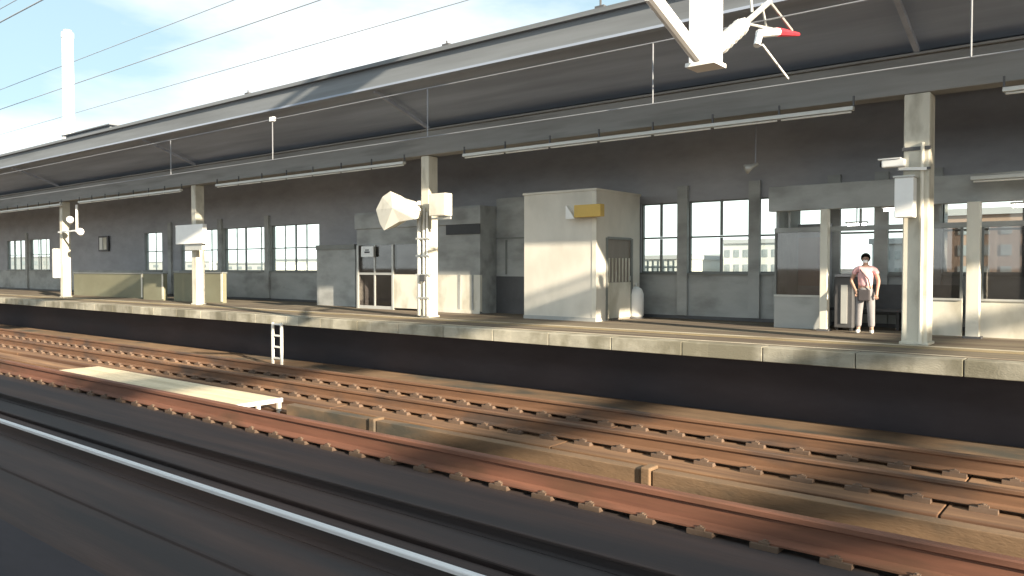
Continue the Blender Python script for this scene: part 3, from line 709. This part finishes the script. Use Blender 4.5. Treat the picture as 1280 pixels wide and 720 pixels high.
# ------------------------------------------------------------------ far things
q0 = P(88, 300, 150)
t = thing('chimney', 'tall slender white chimney rising behind the canopy at the left', 'chimney', (q0.x, 150, GZ))
d0 = (Vector((q0.x, 150, 0))).length
zt = ZV(88, 46, 150); wpx = XU(94.5, 150)-XU(81.5, 150)
rr = wpx*.5*.42
MB().tube([(q0.x, 150, GZ), (q0.x, 150, zt*.5), (q0.x, 150, zt)], [rr*1.25, rr*1.1, rr], 24).build('shaft', 'whitemetal', t, smooth=True)
MB().tube([(q0.x, 150, zt+.01), (q0.x, 150, zt+2.2)], rr*1.12, 24).build('cap', 'whitepaint', t)
MB().tube([(q0.x, 150, zt+2.2), (q0.x, 150, zt+3.4)], rr*.8, 24).build('flue', 'bldgrey', t)
def building(u0, u1, Y, v_top, m, label, floors, cols, depth=14):
    x0, x1 = XU(u0, Y), XU(u1, Y); z = ZV((u0+u1)/2, v_top, Y)
    t = thing('far_building', label, 'building', ((x0+x1)/2, Y, GZ), 'buildings beyond the station windows')
    MB().box(x0, x1, Y, Y+depth, GZ, z).build('wall', m, t)
    MB().box(x0-.2, x1+.2, Y-.2, Y+depth+.2, z+.001, z+.4).build('roof', 'bldgrey', t)
    fh = (z-GZ-.8)/floors; cw = (x1-x0)/cols
    for i in range(floors):
        for j in range(cols):
            a = x0+cw*(j+.25)
            MB().box(a, a+cw*.5, Y-.05, Y-.002, GZ+.9+fh*i, GZ+.9+fh*i+fh*.5).build('window', 'bldwin', t)
    return t
building(803, 846, 70, 324, 'bldpale', 'pale low block seen through the small right window pair', 2, 4)
building(862, 900, 90, 322, 'bldgrey', 'grey low block seen through the large window beside the kiosk', 2, 5)
building(904, 975, 75, 304, 'bldpale', 'pale taller block seen through the large window right of the kiosk', 3, 6)
building(1090, 1128, 60, 305, 'bldgrey', 'grey block seen behind the person', 3, 3)
building(1140, 1330, 55, 268, 'bldbrown', 'brown block seen through the waiting room windows', 4, 7)
building(270, 345, 120, 330, 'bldpale', 'pale low block behind the left windows', 2, 6)
building(345, 420, 140, 325, 'bldpale', 'long pale block behind the left window nearest the booth', 2, 6)
building(150, 262, 160, 328, 'bldpale', 'pale block behind the board and the single window', 2, 8)
building(0, 80, 120, 322, 'bldgrey', 'grey block behind the leftmost windows', 2, 6)
t = thing('picket_fence', 'pale picket railing outside the small window beside the kiosk', 'fence', (XU(825, 21), 21, 0))
m = MB(); fx = XU(790, 21)
while fx < XU(860, 21): m.box(fx, fx+.05, 21, 21.04, GZ, 1.52); fx += .17
m.build('picket', 'alu', t); MB().box(XU(790, 21), XU(860, 21), 20.95, 20.998, 1.3, 1.35).build('rail', 'alu', t)

# ------------------------------------------------------------------ person
def skin(name, chains, m, parent, root=0, sub=2):
    """chains: list of [(point, radius), ...]; chains that start at a point already present are joined there"""
    pts = []; rad = []; ed = []
    def idx(p, r):
        for i, q in enumerate(pts):
            if (Vector(q)-Vector(p)).length < 1e-5: return i
        pts.append(tuple(p)); rad.append(r); return len(pts)-1
    for ch in chains:
        prev = None
        for p, r in ch:
            i = idx(p, r)
            if prev is not None: ed.append((prev, i))
            prev = i
    me = bpy.data.meshes.new(name); me.from_pydata(pts, ed, []); me.materials.append(MATS[m])
    o = bpy.data.objects.new(name, me); COL.objects.link(o); o.parent = parent
    bm = bmesh.new(); bm.from_mesh(me); bm.verts.layers.skin.verify(); bm.to_mesh(me); bm.free()
    sm = o.modifiers.new('skin', 'SKIN'); sm.use_smooth_shade = True; sm.use_x_symmetry = False
    for i, r in enumerate(rad):
        sv = me.skin_vertices[0].data[i]; rr = r if isinstance(r, tuple) else (r, r)
        sv.radius = rr; sv.use_root = (i == root)
    s = o.modifiers.new('sub', 'SUBSURF'); s.levels = sub; s.render_levels = sub
    return o
px = XU(1082, 16.6)
per = thing('person', 'person in a pink top and light trousers standing in the waiting room doorway', 'person', (px, 16.6, 0))
per.rotation_euler = (0, 0, R(12)); per.scale = (.98, .98, .98)
# local frame: faces -y, image left is -x
hip = (0, 0, .88)
def leg(s, fy):
    return [(hip, (.14, .11)), ((s*.085, 0, .80), .088), ((s*.11, fy*.5-.02, .45), .058), ((s*.125, fy+.02, .10), .040)]
body = [[(hip, (.14, .10)), ((0, .0, 1.02), (.125, .09)), ((0, .0, 1.2), (.15, .095)), ((0, .01, 1.33), (.11, .07)), ((0, 0, 1.39), .048), ((0, -.015, 1.44), .050), ((0, -.02, 1.50), (.075, .092)), ((0, -.01, 1.56), (.070, .085))],
        leg(-1, .0) + [((-.13, -.10, .04), .035)], leg(1, -.05) + [((.14, -.16, .04), .035)],
        [((0, .01, 1.33), (.11, .07)), ((-.17, .01, 1.30), .05), ((-.27, .03, 1.06), .038), ((-.19, -.12, .90), .028), ((-.165, -.15, .86), .030), ((-.15, -.165, .82), .020)],
        [((0, .01, 1.33), (.11, .07)), ((.17, .01, 1.30), .05), ((.245, .03, 1.06), .038), ((.22, -.08, .86), .028), ((.215, -.10, .81), .030), ((.21, -.11, .77), .020)]]
# fingers and thumbs
for s, c in ((-1, (-.15, -.165, .82)), (1, (.21, -.11, .77))):
    for k in range(4):
        ox = (k-1.5)*.017; ln = (.05, .058, .055, .042)[k]
        body.append([(c, .02), ((c[0]+ox, c[1]-.006, c[2]-.025), .0095), ((c[0]+ox*1.1, c[1]-.012+.0, c[2]-.025-ln*.6), .0085), ((c[0]+ox*1.1, c[1]+.004, c[2]-.025-ln), .0075)])
    body.append([(c, .02), ((c[0]-s*.030, c[1]-.01, c[2]+.01), .010), ((c[0]-s*.038, c[1]-.02, c[2]-.025), .009)])
skin('body', body, 'skin', per, sub=1)
skin('top', [[((0, 0, .93), (.155, .115)), ((0, 0, 1.02), (.142, .108)), ((0, 0, 1.2), (.168, .115)), ((0, .01, 1.325), (.13, .085))],
             [((0, .01, 1.325), (.13, .085)), ((-.175, .012, 1.30), .062), ((-.225, .02, 1.19), .055)], [((0, .01, 1.325), (.13, .085)), ((.175, .012, 1.30), .062), ((.215, .02, 1.19), .055)]], 'pink', per)
def tl(s, fy): return [((0, 0, .88), (.15, .118)), ((s*.088, 0, .79), .105), ((s*.112, fy*.5-.02, .45), .078), ((s*.125, fy+.02, .11), .066)]
skin('trousers', [[((0, 0, .97), (.14, .108)), ((0, 0, .88), (.15, .118))], tl(-1, 0), tl(1, -.05)], 'trousers', per, root=1)
for s, fy in ((-1, 0), (1, -.05)):
    skin('shoe', [[((s*.125, fy+.05, .05), .045), ((s*.13, fy-.06, .045), .045), ((s*.138, fy-.15, .035), .034)]], 'whitepaint', per)
# hair, face
def ell(name, c, r, m, parent, cut=None, seg=16):
    bm = bmesh.new(); bmesh.ops.create_uvsphere(bm, u_segments=seg, v_segments=12, radius=1)
    for v in bm.verts: v.co = Vector((c[0]+v.co.x*r[0], c[1]+v.co.y*r[1], c[2]+v.co.z*r[2]))
    if cut:
        bmesh.ops.delete(bm, geom=[v for v in bm.verts if cut(v.co)], context='VERTS')
    me = bpy.data.meshes.new(name); bm.to_mesh(me); bm.free(); me.materials.append(MATS[m])
    for p in me.polygons: p.use_smooth = True
    o = bpy.data.objects.new(name, me); COL.objects.link(o); o.parent = parent; return o
ell('hair', (0, .005, 1.535), (.093, .112, .100), 'hair', per, cut=lambda c: c.y < -.04 and c.z < 1.565)
ell('face_mask', (0, -.075, 1.462), (.052, .035, .040), 'maskcloth', per)
for s in (-1, 1): ell('eye', (s*.030, -.106, 1.523), (.012, .006, .006), 'blackish', per, seg=8)
ell('nose', (0, -.112, 1.50), (.010, .014, .018), 'skin', per, seg=8)
def local(mb, name, m, parent, bevel=0):
    o = mb.build(name, m, None, bevel); o.parent = parent; return o
b = MB().box(-.13, .10, -.20, -.11, .70, .93)
o = local(b, 'bag', 'bag', per, .025); o.location = (-.02, -.155, .66)
skin('bag_strap', [[((.10, -.12, .90), .012), ((.06, -.13, 1.1), .012), ((-.08, -.11, 1.27), .012), ((-.12, 0, 1.36), .012), ((-.05, .10, 1.2), .012)]], 'bag', per, sub=1)
